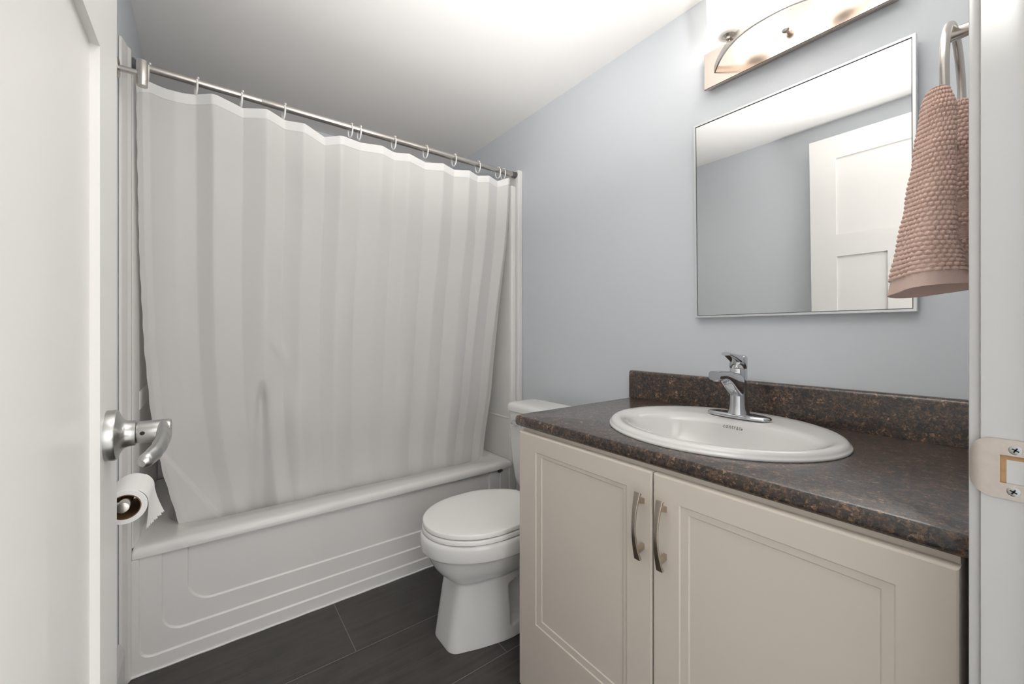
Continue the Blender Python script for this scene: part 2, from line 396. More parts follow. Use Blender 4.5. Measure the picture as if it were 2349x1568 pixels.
P = spline([(DX1 + 0.056, HY + 0.004, HZ), (DX1 + 0.0590, HY - 0.033, HZ - 0.001), (DX1 + 0.0590, HY - 0.062, HZ - 0.004), (DX1 + 0.0545, HY - 0.092, HZ - 0.010), (DX1 + 0.045, HY - 0.114, HZ - 0.016)], 36)
R = [(0.0075 + 0.0005 * math.sin(i), (0.0150 - 0.0065 * (i / 35) ** 0.8) if i < 33 else 0.0085 * (1 - ((i - 32) / 3.4) ** 2) ** 0.5) for i in range(36)]
R = [((a if i < 33 else a * (1 - ((i - 32) / 3.4) ** 2) ** 0.5), b) for i, (a, b) in enumerate(R)]
tube(bm, P, R, 24, ref=(0, 0, 1))
lv = finish(bm, 'lever', 'steel', dh)
bm = B(); cyl(bm, (DX1 + 0.036, HY - 0.0150, HZ + 0.001), (DX1 + 0.036, HY - 0.0157, HZ + 0.001), 0.0026, 16); finish(bm, 'set_screw', 'dark', lv)
bm = B(); box(bm, DX0 + 0.005, DX1 - 0.005, DY1 - 0.0005, DY1 + 0.0008, HZ - 0.028, HZ + 0.028, 0.0003, 1); box(bm, DX0 + 0.011, DX1 - 0.011, DY1, DY1 + 0.009, HZ - 0.008, HZ + 0.008, 0.002); finish(bm, 'latch', 'steel', dh)
for hz in (0.25, 1.05, 1.82):
    bm = B(); cyl(bm, (XH - 0.001, DY0 - 0.006, hz - 0.045), (XH - 0.001, DY0 - 0.006, hz + 0.045), 0.0055, 16, 0.001); finish(bm, 'hinge', 'steel', door)

# ------------------------------------------------------------------ strike plate on the right jamb
SP = thing('strike_plate', 'worn metal strike plate screwed to the white door jamb at right', 'strike plate', (XJ, 0.03, 0.885))
def strike():
    bm = B(); z0, z1 = 0.885, 0.944; zc = (z0 + z1) / 2; hh = (z1 - z0) / 2
    ny, nz = 42, 30
    ya, yb = 0.008, 0.0535
    def pt(i, j, th):
        y = ya + (yb - ya) * i / ny; t = max(0, (y - 0.040) / (yb - 0.040)); h = hh * (1 - 0.42 * (1 - math.sqrt(max(0, 1 - t * t))) * 1.0 - 0.12 * t)
        if y < ya + 0.006: h = hh - 0.003 * ((ya + 0.006 - y) / 0.006) ** 2
        z = zc + h * (2 * j / nz - 1)
        x = XJ - th + (0 if y < 0.044 else ((y - 0.044) / 0.0095) ** 2 * 0.0022)
        return (x, y, z)
    for th in (0.0017, 0.0003):
        g = [[bm.verts.new(pt(i, j, th)) for j in range(nz + 1)] for i in range(ny + 1)]
        for i in range(ny):
            for j in range(nz):
                c = (g[i][j].co + g[i + 1][j + 1].co) / 2
                if 0.0165 < c.y < 0.0325 and 0.9005 < c.z < 0.9275: continue
                bm.faces.new((g[i][j], g[i + 1][j], g[i + 1][j + 1], g[i][j + 1]))
        if th == 0.0017: top = g
    # outer rim
    path = [(i, 0) for i in range(ny + 1)] + [(ny, j) for j in range(1, nz + 1)] + [(i, nz) for i in range(ny - 1, -1, -1)] + [(0, j) for j in range(nz - 1, 0, -1)]
    for k in range(len(path)):
        a, b = path[k], path[(k + 1) % len(path)]
        bm.faces.new((top[a[0]][a[1]], top[b[0]][b[1]], g[b[0]][b[1]], g[a[0]][a[1]]))
    return bm
finish(strike(), 'plate', 'strike', SP)
bm = B(); box(bm, XJ - 0.0006, XJ - 0.0001, 0.0160, 0.0330, 0.900, 0.928); pk = finish(bm, 'latch_pocket', 'wood', SP)
bm = B(); box(bm, XJ - 0.0009, XJ - 0.0005, 0.0160, 0.0288, 0.9000, 0.9240); finish(bm, 'painted_patch', 'trim', pk)
for (sy, sz) in ((0.0231, 0.9345), (0.0243, 0.8935)):
    bm = B(); lathe(bm, [(0.0046, 0), (0.0046, 0.0002), (0.0036, 0.0008), (0.0, 0.0009)], (XJ - 0.0016, sy, sz), (-1, 0, 0), 28, True)
    s = finish(bm, 'screw', 'steel', SP)
    bm = B()
    for a in (0.5, 0.5 + PI / 2):
        c, n_ = math.cos(a), math.sin(a); L_, W_ = 0.0026, 0.0006; xx = XJ - 0.0026
        p = [(-L_, -W_), (L_, -W_), (L_, W_), (-L_, W_)]
        quad(bm, *[(xx, sy + u * c - v * n_, sz + u * n_ + v * c) for u, v in p])
    finish(bm, 'cross_slot', 'dark', s, smooth=False)

# ------------------------------------------------------------------ vanity cabinet
CY0, CY1 = 0.0715, 0.960
VX = 0.745
van = thing('vanity_cabinet', 'taupe two-door vanity cabinet under the brown granite-look countertop', 'cabinet', (1.05, 0.51, 0))
bm = B(); T = 0.016; XF = VX + 0.019
box(bm, XF, XW - 0.003, CY1 - T, CY1, 0, 0.767); box(bm, XF, XW - 0.003, CY0, CY0 + T, 0, 0.767)
box(bm, XF, XW - 0.003, CY0 + T, CY1 - T, 0.10, 0.116); box(bm, XW - 0.010, XW - 0.003, CY0 + T, CY1 - T, 0.116, 0.767)
box(bm, XF, XF + 0.02, CY0 + T, CY1 - T, 0.735, 0.767); box(bm, XF, XF + 0.02, 0.49, 0.515, 0.116, 0.735)
finish(bm, 'carcass', 'cabinet', van, smooth=False)
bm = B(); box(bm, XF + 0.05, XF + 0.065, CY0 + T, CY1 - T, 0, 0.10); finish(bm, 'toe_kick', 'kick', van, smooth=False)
def cab_door(y0, y1, po, pi, zo, zi):
    bm = B(); z0, z1 = 0.008, 0.757
    R_ = lambda ya, yb, za, zb, x: [Vector((x, ya, za)), Vector((x, yb, za)), Vector((x, yb, zb)), Vector((x, ya, zb))]
    e = 0.0022
    secs = [R_(y0, y1, z0, z1, XF - 0.0005), R_(y0, y1, z0, z1, VX + 0.003), R_(y0 + 0.0008, y1 - 0.0008, z0 + 0.0008, z1 - 0.0008, VX + 0.0008), R_(y0 + 0.003, y1 - 0.003, z0 + 0.003, z1 - 0.003, VX),
            R_(po[0], po[1], zo[0], zo[1], VX), R_(po[0] + e, po[1] - e, zo[0] + e, zo[1] - e, VX + 0.0022), R_(pi[0], pi[1], zi[0], zi[1], VX + 0.003), R_(pi[0] + e, pi[1] - e, zi[0] + e, zi[1] - e, VX + 0.0052)]
    r = loft(bm, secs)
    bm.faces.new(r[0]); bm.faces.new(r[-1])
    return finish(bm, 'door', 'cabinet', van, ang=12)
d1 = cab_door(0.5065, 0.957, (0.569, 0.883), (0.581, 0.861), (0.222, 0.711), (0.241, 0.700))
d2 = cab_door(0.0705, 0.5025, (0.129, 0.445), (0.144, 0.427), (0.222, 0.709), (0.241, 0.695))
def pull(y, parent, lab):
    bm = B(); zt, zb = 0.713, 0.574; zm = (zt + zb) / 2; n = 31
    P = []; R_ = []
    for i in range(n):
        t = 2 * i / (n - 1) - 1
        P.append((VX - 0.019 - 0.014 * (1 - t * t), y, zm + t * (zt - zb) / 2)); wd = 0.0048 + 0.0030 * abs(t) ** 2.5
        R_.append((wd, 0.0022 + 0.0012 * abs(t) ** 3))
    tube(bm, P, R_, 16, ref=(1, 0, 0), sq=6)
    for s in (-1, 1):
        zc = zm + s * 0.048
        a = [Vector((VX + 0.0003, y + u * 0.0036, zc + v * 0.0060)) for u, v in ((-1, -1), (1, -1), (1, 1), (-1, 1))]
        b = [Vector((VX - 0.024, y + u * 0.0038, zc + s * 0.006 + v * 0.0045)) for u, v in ((-1, -1), (1, -1), (1, 1), (-1, 1))]
        loft(bm, [a, b], True, True)
    o = finish(bm, 'handle', 'bronze', parent, ang=50); o['label'] = lab
pull(0.5270, d1, 'arched satin bronze pull'); pull(0.4745, d2, 'arched satin bronze pull')

# ------------------------------------------------------------------ countertop with backsplash
SKX, SKY, SKA, SKB = 1.043, 0.523, 0.249, 0.274
ctop = thing('countertop', 'brown speckled granite-look countertop with backsplash on the vanity', 'countertop', (1.03, 0.52, 0.768))
bm = B()
x0, x1, y0, y1 = 0.750, XW - 0.0015, YD + 0.0045, 0.990
angs = sorted([2 * PI * i / 180 for i in range(180)] + [math.atan2(y - SKY, x - SKX) % (2 * PI) for x in (x0, x1) for y in (y0, y1)])
def outl(i): return [(x0 + i, y0), (x1, y0), (x1, y1 - i), (x0 + i, y1 - i)]
def outl_r(i, r=0.012):
    pts = rrect(x0 + i, x1 + 0.0, y0, y1 - i, 0, r, 6)
    return [(p.x, p.y) for p in pts]
hole = [(SKX + 0.215 * math.cos(a), SKY + 0.24 * math.sin(a)) for a in angs]
def sec(p2, z): return [Vector((p[0], p[1], z)) for p in p2]
O = lambda i: rayoutline(outl_r(i), (SKX, SKY), angs)
secs = [sec(hole, 0.768), sec(O(0.010), 0.768), sec(O(0.004), 0.7695), sec(O(0.001), 0.773), sec(O(0.0), 0.779), sec(O(0.0), 0.789), sec(O(0.0012), 0.7945), sec(O(0.004), 0.7985), sec(O(0.009), 0.800), sec(hole, 0.800)]
loft(bm, secs, wrap=True)
finish(bm, 'worktop', 'granite', ctop)
bm = B(); pr = []
bx = XW - 0.021
prof = [(XW - 0.0015, 0.8003), (bx, 0.8003), (bx, 0.893), (bx + 0.0015, 0.8985), (bx + 0.005, 0.902), (bx + 0.010, 0.9035), (XW - 0.0015, 0.9035)]
loft(bm, [[Vector((x, y, z)) for x, z in prof] for y in (y0, y1 - 0.003)], True, True)
finish(bm, 'backsplash', 'granite', ctop, ang=60)

# ------------------------------------------------------------------ sink
sink = thing('sink', 'white oval drop-in sink set in the brown countertop', 'sink', (SKX, SKY, 0.80))
bm = B(); n = 128
BXc, BYc, BA, BBb = 1.000, 0.513, 0.146, 0.222
def S(cx, cy, a, b, z): return ellipse(cx, cy, a, b, z, n)
secs = [S(SKX, SKY, SKA - 0.001, SKB - 0.001, 0.8004), S(SKX, SKY, SKA, SKB, 0.8025), S(SKX, SKY, SKA - 0.002, SKB - 0.002, 0.806), S(SKX, SKY, SKA - 0.0035, SKB - 0.0035, 0.8065),
        S(SKX, SKY, SKA - 0.005, SKB - 0.005, 0.8105), S(SKX, SKY, SKA - 0.010, SKB - 0.010, 0.8155), S(SKX, SKY, SKA - 0.018, SKB - 0.018, 0.818), S(SKX - 0.006, SKY - 0.002, SKA - 0.034, SKB - 0.030, 0.8165),
        S(BXc + 0.016, BYc + 0.003, BA + 0.030, BBb + 0.012, 0.8135), S(BXc + 0.004, BYc, BA + 0.006, BBb + 0.004, 0.810), S(BXc, BYc, BA - 0.002, BBb - 0.003, 0.805), S(BXc, BYc, BA - 0.008, BBb - 0.010, 0.794),
        S(BXc, BYc, BA - 0.022, BBb - 0.030, 0.765), S(BXc, BYc, BA - 0.045, BBb - 0.066, 0.728), S(BXc, BYc, BA - 0.075, BBb - 0.110, 0.700), S(BXc, BYc, 0.045, 0.068, 0.687), S(BXc, BYc, 0.022, 0.022, 0.684)]
loft(bm, secs, False, True)
finish(bm, 'basin', 'sinkchina', sink, ang=70, recalc=True)
bm = B(); lathe(bm, [(0.022, 0.0), (0.021, 0.003), (0.014, 0.0035), (0.012, 0.001), (0.0, 0.001)], (BXc, BYc, 0.6842), (0, 0, 1), 32); finish(bm, 'drain', 'chrome', sink)
# lettering on the back wall of the bowl
def lettering():
    bm = B(); fc = bpy.data.curves.new('t', 'FONT'); fc.body = 'contrac'; fc.size = 1; fc.resolution_u = 3; fc.space_character = 1.25
    fo = bpy.data.objects.new('t', fc); COL.objects.link(fo); bpy.context.view_layer.update()
    me = bpy.data.meshes.new_from_object(fo.evaluated_get(bpy.context.evaluated_depsgraph_get()))
    bpy.data.objects.remove(fo)
    wd = max(v.co.x for v in me.vertices); ht = 0.5
    bm.from_mesh(me)
    x_end = wd * 1.03
    vs = [bm.verts.new(p) for p in ((x_end, 0.02, 0), (x_end + 0.26, 0.02, 0), (x_end + 0.26, 0.30, 0), (x_end, 0.30, 0))]; bm.faces.new(vs)
    tot = x_end + 0.26
    for v in bm.verts:
        y = 0.547 - v.co.x / tot * 0.050; t = v.co.y / 0.55   # 0..1 up the wall
        z = 0.7905 + 0.0085 * t - 0.0008
        # basin wall between (BA-.008, z .794) and (BA-.002, .805): x on ellipse
        f = (z - 0.765) / 0.029 if z < 0.794 else 1 + (z - 0.794) / 0.011
        if f <= 1: a, b = BA - 0.022 + 0.014 * f, BBb - 0.030 + 0.020 * f
        else: a, b = BA - 0.008 + 0.006 * (f - 1), BBb - 0.010 + 0.007 * (f - 1)
        x = BXc + a * math.sqrt(max(0, 1 - ((y - BYc) / b) ** 2)) - 0.0008
        v.co = Vector((x, y, z))
    return bm
finish(lettering(), 'lettering', 'ink', sink, smooth=False, recalc=False)

# ------------------------------------------------------------------ faucet
FX, FY = 1.190, 0.531
fau = thing('faucet', 'chrome single-lever faucet at the back of the oval sink', 'faucet', (FX, FY, 0.817))
bm = B()
def stad(a, b, z, n=64): return ellipse(FX - 0.001, FY, b, a, z, n, 2.6)
secs = [stad(0.083, 0.028, 0.8145), stad(0.0835, 0.0285, 0.8195), stad(0.081, 0.027, 0.8225), stad(0.070, 0.0235, 0.8245), stad(0.040, 0.020, 0.825)]
loft(bm, secs, True, True); finish(bm, 'deck_plate', 'chrome', fau, ang=60)
bm = B()
lathe(bm, [(0.0, 0.824), (0.0285, 0.824), (0.0275, 0.828), (0.0245, 0.838), (0.0228, 0.852), (0.0222, 0.88), (0.0222, 0.915), (0.0222, 0.9480), (0.0215, 0.9492), (0.0, 0.9492)], (FX, FY, 0), (0, 0, 1), 56)
# spout
P = spline([(FX + 0.002, FY, 0.900), (FX - 0.030, FY, 0.913), (FX - 0.065, FY, 0.928), (FX - 0.100, FY, 0.9365), (FX - 0.134, FY, 0.9375)], 28)
R_ = []
for i in range(28):
    t = i / 27; R_.append((0.0205 - 0.0050 * t, 0.034 - 0.0220 * smooth01(t * 1.30)))
tube(bm, P, R_, 32, ref=(0, 0, 1), sq=3.2)
finish(bm, 'body', 'chrome', fau, ang=50)
bm = B(); cyl(bm, (FX - 0.121, FY, 0.922), (FX - 0.121, FY, 0.9285), 0.0105, 28, 0.001); finish(bm, 'aerator', 'chrome', fau)
bm = B()
lathe(bm, [(0.0, 0.9500), (0.0215, 0.9500), (0.0224, 0.9510), (0.0226, 0.9750), (0.0215, 0.9815), (0.0180, 0.9850), (0.0, 0.9862)], (FX, FY, 0), (0, 0, 1), 56)
P = spline([(FX + 0.010, FY, 0.972), (FX - 0.015, FY, 0.9775), (FX - 0.045, FY, 0.986), (FX - 0.073, FY, 0.9925)], 20)
R_ = [(0.0200 - 0.0085 * (i / 19), 0.0150 - 0.0105 * smooth01(i / 19 * 1.05)) for i in range(20)]
tube(bm, P, R_, 28, ref=(0, 0, 1), sq=3.5)
finish(bm, 'lever', 'chrome', fau, ang=50)

# ------------------------------------------------------------------ mirror (hung leaning slightly forward)
mir = thing('mirror', 'rectangular wall mirror with a thin pale metal frame above the sink', 'mirror', (XW - 0.012, 0.457, 1.098))
MY0, MY1, MZ0, MZ1 = 0.190, 0.722, 1.098, 1.735
LEAN = 0.020
def lean(o):
    me = o.data
    for v in me.vertices:
        v.co.x -= (v.co.z - MZ0) * LEAN
    me.update()
MXF = XW - 0.019
bm = B()
def rect(y0_, y1_, z0_, z1_, x): return [Vector((x, y0_, z0_)), Vector((x, y1_, z0_)), Vector((x, y1_, z1_)), Vector((x, y0_, z1_))]
f = 0.0065
secs = [rect(MY0, MY1, MZ0, MZ1, MXF + 0.017), rect(MY0, MY1, MZ0, MZ1, MXF + 0.0012), rect(MY0 + 0.001, MY1 - 0.001, MZ0 + 0.001, MZ1 - 0.001, MXF), rect(MY0 + f, MY1 - f, MZ0 + f, MZ1 - f, MXF), rect(MY0 + f, MY1 - f, MZ0 + f, MZ1 - f, MXF + 0.004)]
r = loft(bm, secs); bm.faces.new(r[0]); o = finish(bm, 'frame', 'alu', mir, smooth=False); lean(o)
bm = B(); secs = [rect(MY0 + f, MY1 - f, MZ0 + f, MZ1 - f, MXF + 0.0032), rect(MY0 + f + 0.0032, MY1 - f - 0.0032, MZ0 + f + 0.0032, MZ1 - f - 0.0032, MXF + 0.0032)]
loft(bm, secs); o = finish(bm, 'gasket', 'rubber', mir, smooth=False); lean(o)
bm = B(); g = 0.0020
bm.faces.new([bm.verts.new(p) for p in rect(MY0 + f + g, MY1 - f - g, MZ0 + f + g, MZ1 - f - g, MXF + 0.0030)])
o = finish(bm, 'glass', 'silver', mir, smooth=False); lean(o)

# ------------------------------------------------------------------ vanity light
lx = XW - 0.030
vl = thing('vanity_light', 'brushed nickel bow-front two-lamp vanity light above the mirror', 'light', (XW, 0.452, 1.84))
LY0, LY1, LZ0, LZ1 = 0.219, 0.686, 1.838, 1.953
bm = B()
secs = [rect(LY0 + 0.006, LY1 - 0.006, LZ0 + 0.006, LZ1 - 0.006, XW - 0.0005), rect(LY0, LY1, LZ0, LZ1, lx + 0.0065), rect(LY0, LY1, LZ0, LZ1, lx + 0.001), rect(LY0 + 0.001, LY1 - 0.001, LZ0 + 0.001, LZ1 - 0.001, lx)]
r = loft(bm, secs); bm.faces.new(r[0]); bm.faces.new(r[-1]); finish(bm, 'back_plate', 'plate', vl, smooth=False)
bm = B(); P = []
for i in range(49):
    t = 2 * i / 48 - 1
    P.append((lx + 0.001 - 0.118 * (1 - abs(t) ** 2.3), 0.4525 + t * 0.199, 1.888))
tube(bm, P, [(0.0026, 0.0110)] * 49, 16, ref=(0, 0, 1), sq=8); finish(bm, 'bow_bar', 'nickel', vl, ang=50)
bm = B(); lathe(bm, [(0.004, 0), (0.004, 0.010), (0.0085, 0.012), (0.0100, 0.017), (0.0085, 0.022), (0.0045, 0.0245), (0.0, 0.025)], (lx, 0.447, 1.888), (-1, 0, 0), 28); finish(bm, 'finial', 'nickel', vl)
for ly in (0.5640, 0.3410):
    t = (ly - 0.4525) / 0.199; sx = lx - 0.118 * (1 - abs(t) ** 2.3) + 0.012
    sx = 1.205
    bm = B(); cyl(bm, (sx - 0.004, ly, 1.893), (sx - 0.004, ly, 1.902), 0.006, 20); 
    lathe(bm, [(0.004, 1.894), (0.008, 1.8975), (0.013, 1.902), (0.020, 1.908), (0.0255, 1.918), (0.0268, 1.928), (0.0250, 1.938), (0.018, 1.946), (0.0, 1.948)], (sx, ly, 0), (0, 0, 1), 36)
    finish(bm, 'socket', 'nickel', vl)
    bm = B(); prof = [(0.0165, 1.9045), (0.032, 1.9065), (0.044, 1.913), (0.0515, 1.924), (0.0555, 1.942), (0.057, 1.965), (0.0575, 2.00), (0.0585, 2.035)]
    lathe(bm, prof, (sx, ly, 0), (0, 0, 1), 56)
    finish(bm, 'glass_shade', 'shade', vl, ang=70)
    bm = B(); lathe(bm, [(0.010, 1.944), (0.012, 1.950), (0.020, 1.962), (0.026, 1.975), (0.027, 1.987), (0.023, 2.0), (0.013, 2.009), (0.0, 2.012)], (sx, ly, 0), (0, 0, 1), 20, True)
    finish(bm, 'bulb', 'bulb', vl)

# ------------------------------------------------------------------ towel ring and towel
RX, RY, RZ, RR = 0.835, 0.0845, 1.388, 0.083
tr = thing('towel_ring', 'brushed nickel towel ring on the wall beside the door jamb', 'towel ring', (RX, YD, RZ + RR))
bm = B(); lathe(bm, [(0.027, 0.0), (0.027, 0.006), (0.025, 0.0085), (0.012, 0.0095), (0.0085, 0.012), (0.0092, 0.044), (0.0085, 0.0455), (0.0, 0.0458)], (RX, YD, RZ + RR - 0.005), (0, 1, 0), 36, True)
finish(bm, 'post', 'nickel', tr)
bm = B(); al = 0.0
tube(bm, [(RX + RR * math.cos(2 * PI * i / 72) * math.cos(al), RY - RR * math.cos(2 * PI * i / 72) * math.sin(al), RZ + RR * math.sin(2 * PI * i / 72)) for i in range(72)], 0.0048, 18, closed=True, ref=(0, 1, 0))
finish(bm, 'ring', 'nickel', tr)
S_, C_ = math.sin(TH), math.cos(TH)
tow = thing('hand_towel', 'dusty pink popcorn-weave hand towel hanging through the towel ring', 'towel', (0.77, 0.09, 1.10))
def popcorn(s, v, cw=0.0088, ch=0.0061):
    r = v / ch; k = math.floor(r); fr = r - k - 0.5; u = s / cw + (0.5 if k % 2 else 0.0) + 0.23 * math.sin(k * 1.7) * 0.3; fu = u - math.floor(u) - 0.5
    h = max(0.0, 1 - (abs(2 * fu) ** 2.3 + abs(2 * fr) ** 2.6)); jit = 0.8 + 0.4 * abs(math.sin(k * 12.9 + math.floor(u) * 78.2))
    return (h ** 0.6) * jit
def lobe(keys, hem, plain=(), nu=216, step=0.00085, inner=True, seed=1.0, ncell=25):
    """keys: (z, px-ish centre x, y, half-width right, half-width forward, tilt) from top to bottom"""
    zt, zb = keys[0][0], keys[-1][0]; nv = int((zt - zb) / step)
    def at(z):
        for a, b in zip(keys[:-1], keys[1:]):
            if b[0] <= z <= a[0] + 1e-9:
                f = smooth01((a[0] - z) / (a[0] - b[0])) * 0.35 + 0.65 * (a[0] - z) / (a[0] - b[0]); return [a[i] + (b[i] - a[i]) * f for i in range(len(a))]
        return list(keys[-1])
    rows = []; rows_in = []
    for j in range(nv + 1):
        z = zt - (zt - zb) * j / nv; k = at(z); L = zt - z
        row = []; rin = []
        per = 2 * PI * math.sqrt((k[3] ** 2 + k[4] ** 2) / 2) + 0.03
        for i in range(nu):
            a = 2 * PI * i / nu
            fold = 1 + 0.10 * math.sin(3 * a + seed + L * 7) * (0.4 + L * 2.2) + 0.05 * math.sin(5 * a + 2 * seed)
            ishem = z < zb + hem
            pl = any(p0 < z < p1 for p0, p1 in plain)
            h = 0 if ishem else (0.00035 * math.sin(z * 2500) if pl else 0.0025 * popcorn(a / (2 * PI) * ncell * 0.0088, z))
            rr, rf = k[3] * fold + h, k[4] * fold + h
            c_, s_ = math.cos(a), math.sin(a)
            zz = z + (0.010 * s_ * smooth01((zb + 0.06 - z) / 0.06) * k[5])
            row.append(Vector((k[1] + C_ * rr * c_ + S_ * rf * s_, k[2] - S_ * rr * c_ + C_ * rf * s_, zz)))
            t_ = 0.0038; rr2, rf2 = max(0.002, k[3] * fold - t_), max(0.002, k[4] * fold - t_)
            rin.append(Vector((k[1] + C_ * rr2 * c_ + S_ * rf2 * s_, k[2] - S_ * rr2 * c_ + C_ * rf2 * s_, zz)))
        rows.append(row); rows_in.append(rin)
    nh = max(1, int(hem / step)); bm = B(); loft(bm, rows[:-nh], True, False)
    o1 = finish(bm, 'terry', 'towel', tow, ang=80, recalc=False)
    bm = B(); loft(bm, rows[-nh - 1:] + rows_in[:-nh:-1] + rows_in[-nh - 1:-int(0.10 / step) - 1:-1])
    o2 = finish(bm, 'hem', 'towelhem', tow, ang=80, recalc=False)
def cen(px, d):
    k = (px - 1174.5) / 934; return d * (k * C_ + S_), d * (C_ - k * S_)
K = []
for z, px, d, rw, rf in ((1.362, 2151, 0.520, 0.004, 0.005), (1.356, 2151, 0.520, 0.0085, 0.010), (1.335, 2153, 0.519, 0.0125, 0.016), (1.28, 2146, 0.521, 0.0160, 0.019), (1.22, 2136, 0.526, 0.0205, 0.022), (1.17, 2129, 0.531, 0.0260, 0.027), (1.13, 2128, 0.537, 0.0335, 0.035), (1.105, 2133, 0.541, 0.0405, 0.042)):
    x, y = cen(px, d); K.append((z, x, y, rw, rf, -0.6))
lobe(K, 0.018)
K = []
for z, px, d, rw, rf in ((1.372, 2201, 0.566, 0.005, 0.006), (1.366, 2202, 0.566, 0.0105, 0.011), (1.345, 2206, 0.566, 0.0155, 0.014), (1.28, 2209, 0.567, 0.0180, 0.015), (1.20, 2211, 0.568, 0.0180, 0.014), (1.143, 2214, 0.568, 0.0190, 0.013)):
    x, y = cen(px, d); K.append((z, x, y, rw, rf, 0.0))
lobe(K, 0.016, plain=((1.178, 1.197), (1.215, 1.232)), nu=160, seed=2.3, ncell=18)

# ------------------------------------------------------------------ bathtub
tub = thing('bathtub', 'white alcove bathtub with stepped apron below the shower curtain', 'bathtub', (0.53, 2.05, 0))
TX0, TX1 = XL + 0.020, 1.262
TZ = 0.388
bm = B(); kk = 10
def tr_(x0_, x1_, y0_, y1_, z_, r_): return rrect(x0_, x1_, y0_, y1_, z_, r_, kk)
secs = [tr_(TX0, TX1, YT + 0.0004, YB - 0.016, TZ - 0.0305, 0.004), tr_(TX0, TX1, YT, YB - 0.016, TZ - 0.022, 0.004), tr_(TX0, TX1, YT + 0.0012, YB - 0.016, TZ - 0.014, 0.006), tr_(TX0 + 0.001, TX1 - 0.001, YT + 0.0045, YB - 0.017, TZ - 0.007, 0.01), tr_(TX0 + 0.002, TX1 - 0.002, YT + 0.010, YB - 0.018, TZ - 0.0025, 0.014), tr_(TX0 + 0.003, TX1 - 0.003, YT + 0.018, YB - 0.02, TZ - 0.0005, 0.02), tr_(TX0 + 0.004, TX1 - 0.004, YT + 0.028, YB - 0.022, TZ, 0.03),
        tr_(-0.115, 1.215, YT + 0.119, YB - 0.085, TZ - 0.002, 0.14), tr_(-0.108, 1.208, YT + 0.126, YB - 0.092, TZ - 0.007, 0.14), tr_(-0.100, 1.20, YT + 0.132, YB - 0.098, TZ - 0.025, 0.14), tr_(-0.06, 1.17, YT + 0.15, YB - 0.115, 0.16, 0.13), tr_(-0.02, 1.13, YT + 0.18, YB - 0.15, 0.10, 0.11)]
loft(bm, secs, False, True)
finish(bm, 'shell', 'acrylic', tub, ang=50)
# apron: three stepped U panels
bm = B()
def ucurve(xa, xb, zb, r, y, n=14):
    zt = TZ - 0.031; p = []
    for i in range(n + 1): p.append((xa, y, zt + (zb + r - zt) * i / n))
    for i in range(1, 13): a = PI + PI / 2 * i / 12; p.append((xa + r + r * math.cos(a), y, zb + r + r * math.sin(a)))
    for i in range(1, 13): p.append((xa + r + (xb - xa - 2 * r) * i / 12, y, zb))
    for i in range(1, 13): a = 1.5 * PI + PI / 2 * i / 12; p.append((xb - r + r * math.cos(a), y, zb + r + r * math.sin(a)))
    for i in range(1, n + 1): p.append((xb, y, zb + r + (zt - zb - r) * i / n))
    return [Vector(q) for q in p]
sx = 0.0045
y_ = YT
secs = [ucurve(TX0, TX1, 0.004, 0.002, y_ + 0.015), ucurve(TX0, TX1, 0.003, 0.002, y_)]
for (d_, zb, r_) in ((0.028, 0.044, 0.036), (0.082, 0.101, 0.055), (0.145, 0.166, 0.070)):
    a0 = TX0 + d_ - 0.012; b0 = TX1 - (d_ - 0.012)
    secs += [ucurve(a0, b0, zb, r_, y_), ucurve(a0 + 0.0010, b0 - 0.0010, zb + 0.0010, r_ - 0.001, y_ + 0.0010), ucurve(a0 + 0.0035, b0 - 0.0035, zb + 0.0035, r_ - 0.0035, y_ + 0.0042), ucurve(a0 + 0.0055, b0 - 0.0055, zb + 0.0050, r_ - 0.005, y_ + 0.0050)]
    y_ += 0.0050
r = loft(bm, secs, closed=False)
last = r[-1]; n_ = len(last)
for i in range(n_ // 2):
    a, b, c, d = last[i], last[i + 1], last[n_ - 2 - i], last[n_ - 1 - i]
    try: bm.faces.new((a, b, c, d)) if b is not c else bm.faces.new((a, b, d))
    except ValueError: pass
finish(bm, 'apron', 'acrylic', tub, ang=14)
bm = B(); lathe(bm, [(0.0, 0.0), (1.0, 0.0), (1.0, 0.6), (0.86, 1.0), (0.80, 0.7), (0.0, 0.7)], (0, 0, 0), (0, -1, 0), 40)
for v in bm.verts: v.co = Vector((1.186 + v.co.x * 0.0165, YT + 0.0006 + v.co.y * 0.0016 + 0.0003, 0.3515 + v.co.z * 0.0080))
bd = finish(bm, 'badge', 'badge', tub)
bm = B()
for i in range(5): box(bm, 1.186 - 0.010 + i * 0.0043, 1.186 - 0.0072 + i * 0.0043, YT - 0.0014, YT - 0.0007, 0.3495, 0.3535)
finish(bm, 'badge_mark', 'steel', bd, smooth=False)
bm = B()
P = [(TX0 + 0.0 + (TX1 - TX0) * i / 60, YT - 0.002, 0.0022 + 0.0006 * math.sin(i * 1.3)) for i in range(61)]
tube(bm, P, 0.0036, 10); finish(bm, 'caulk_bead', 'caulk', tub)

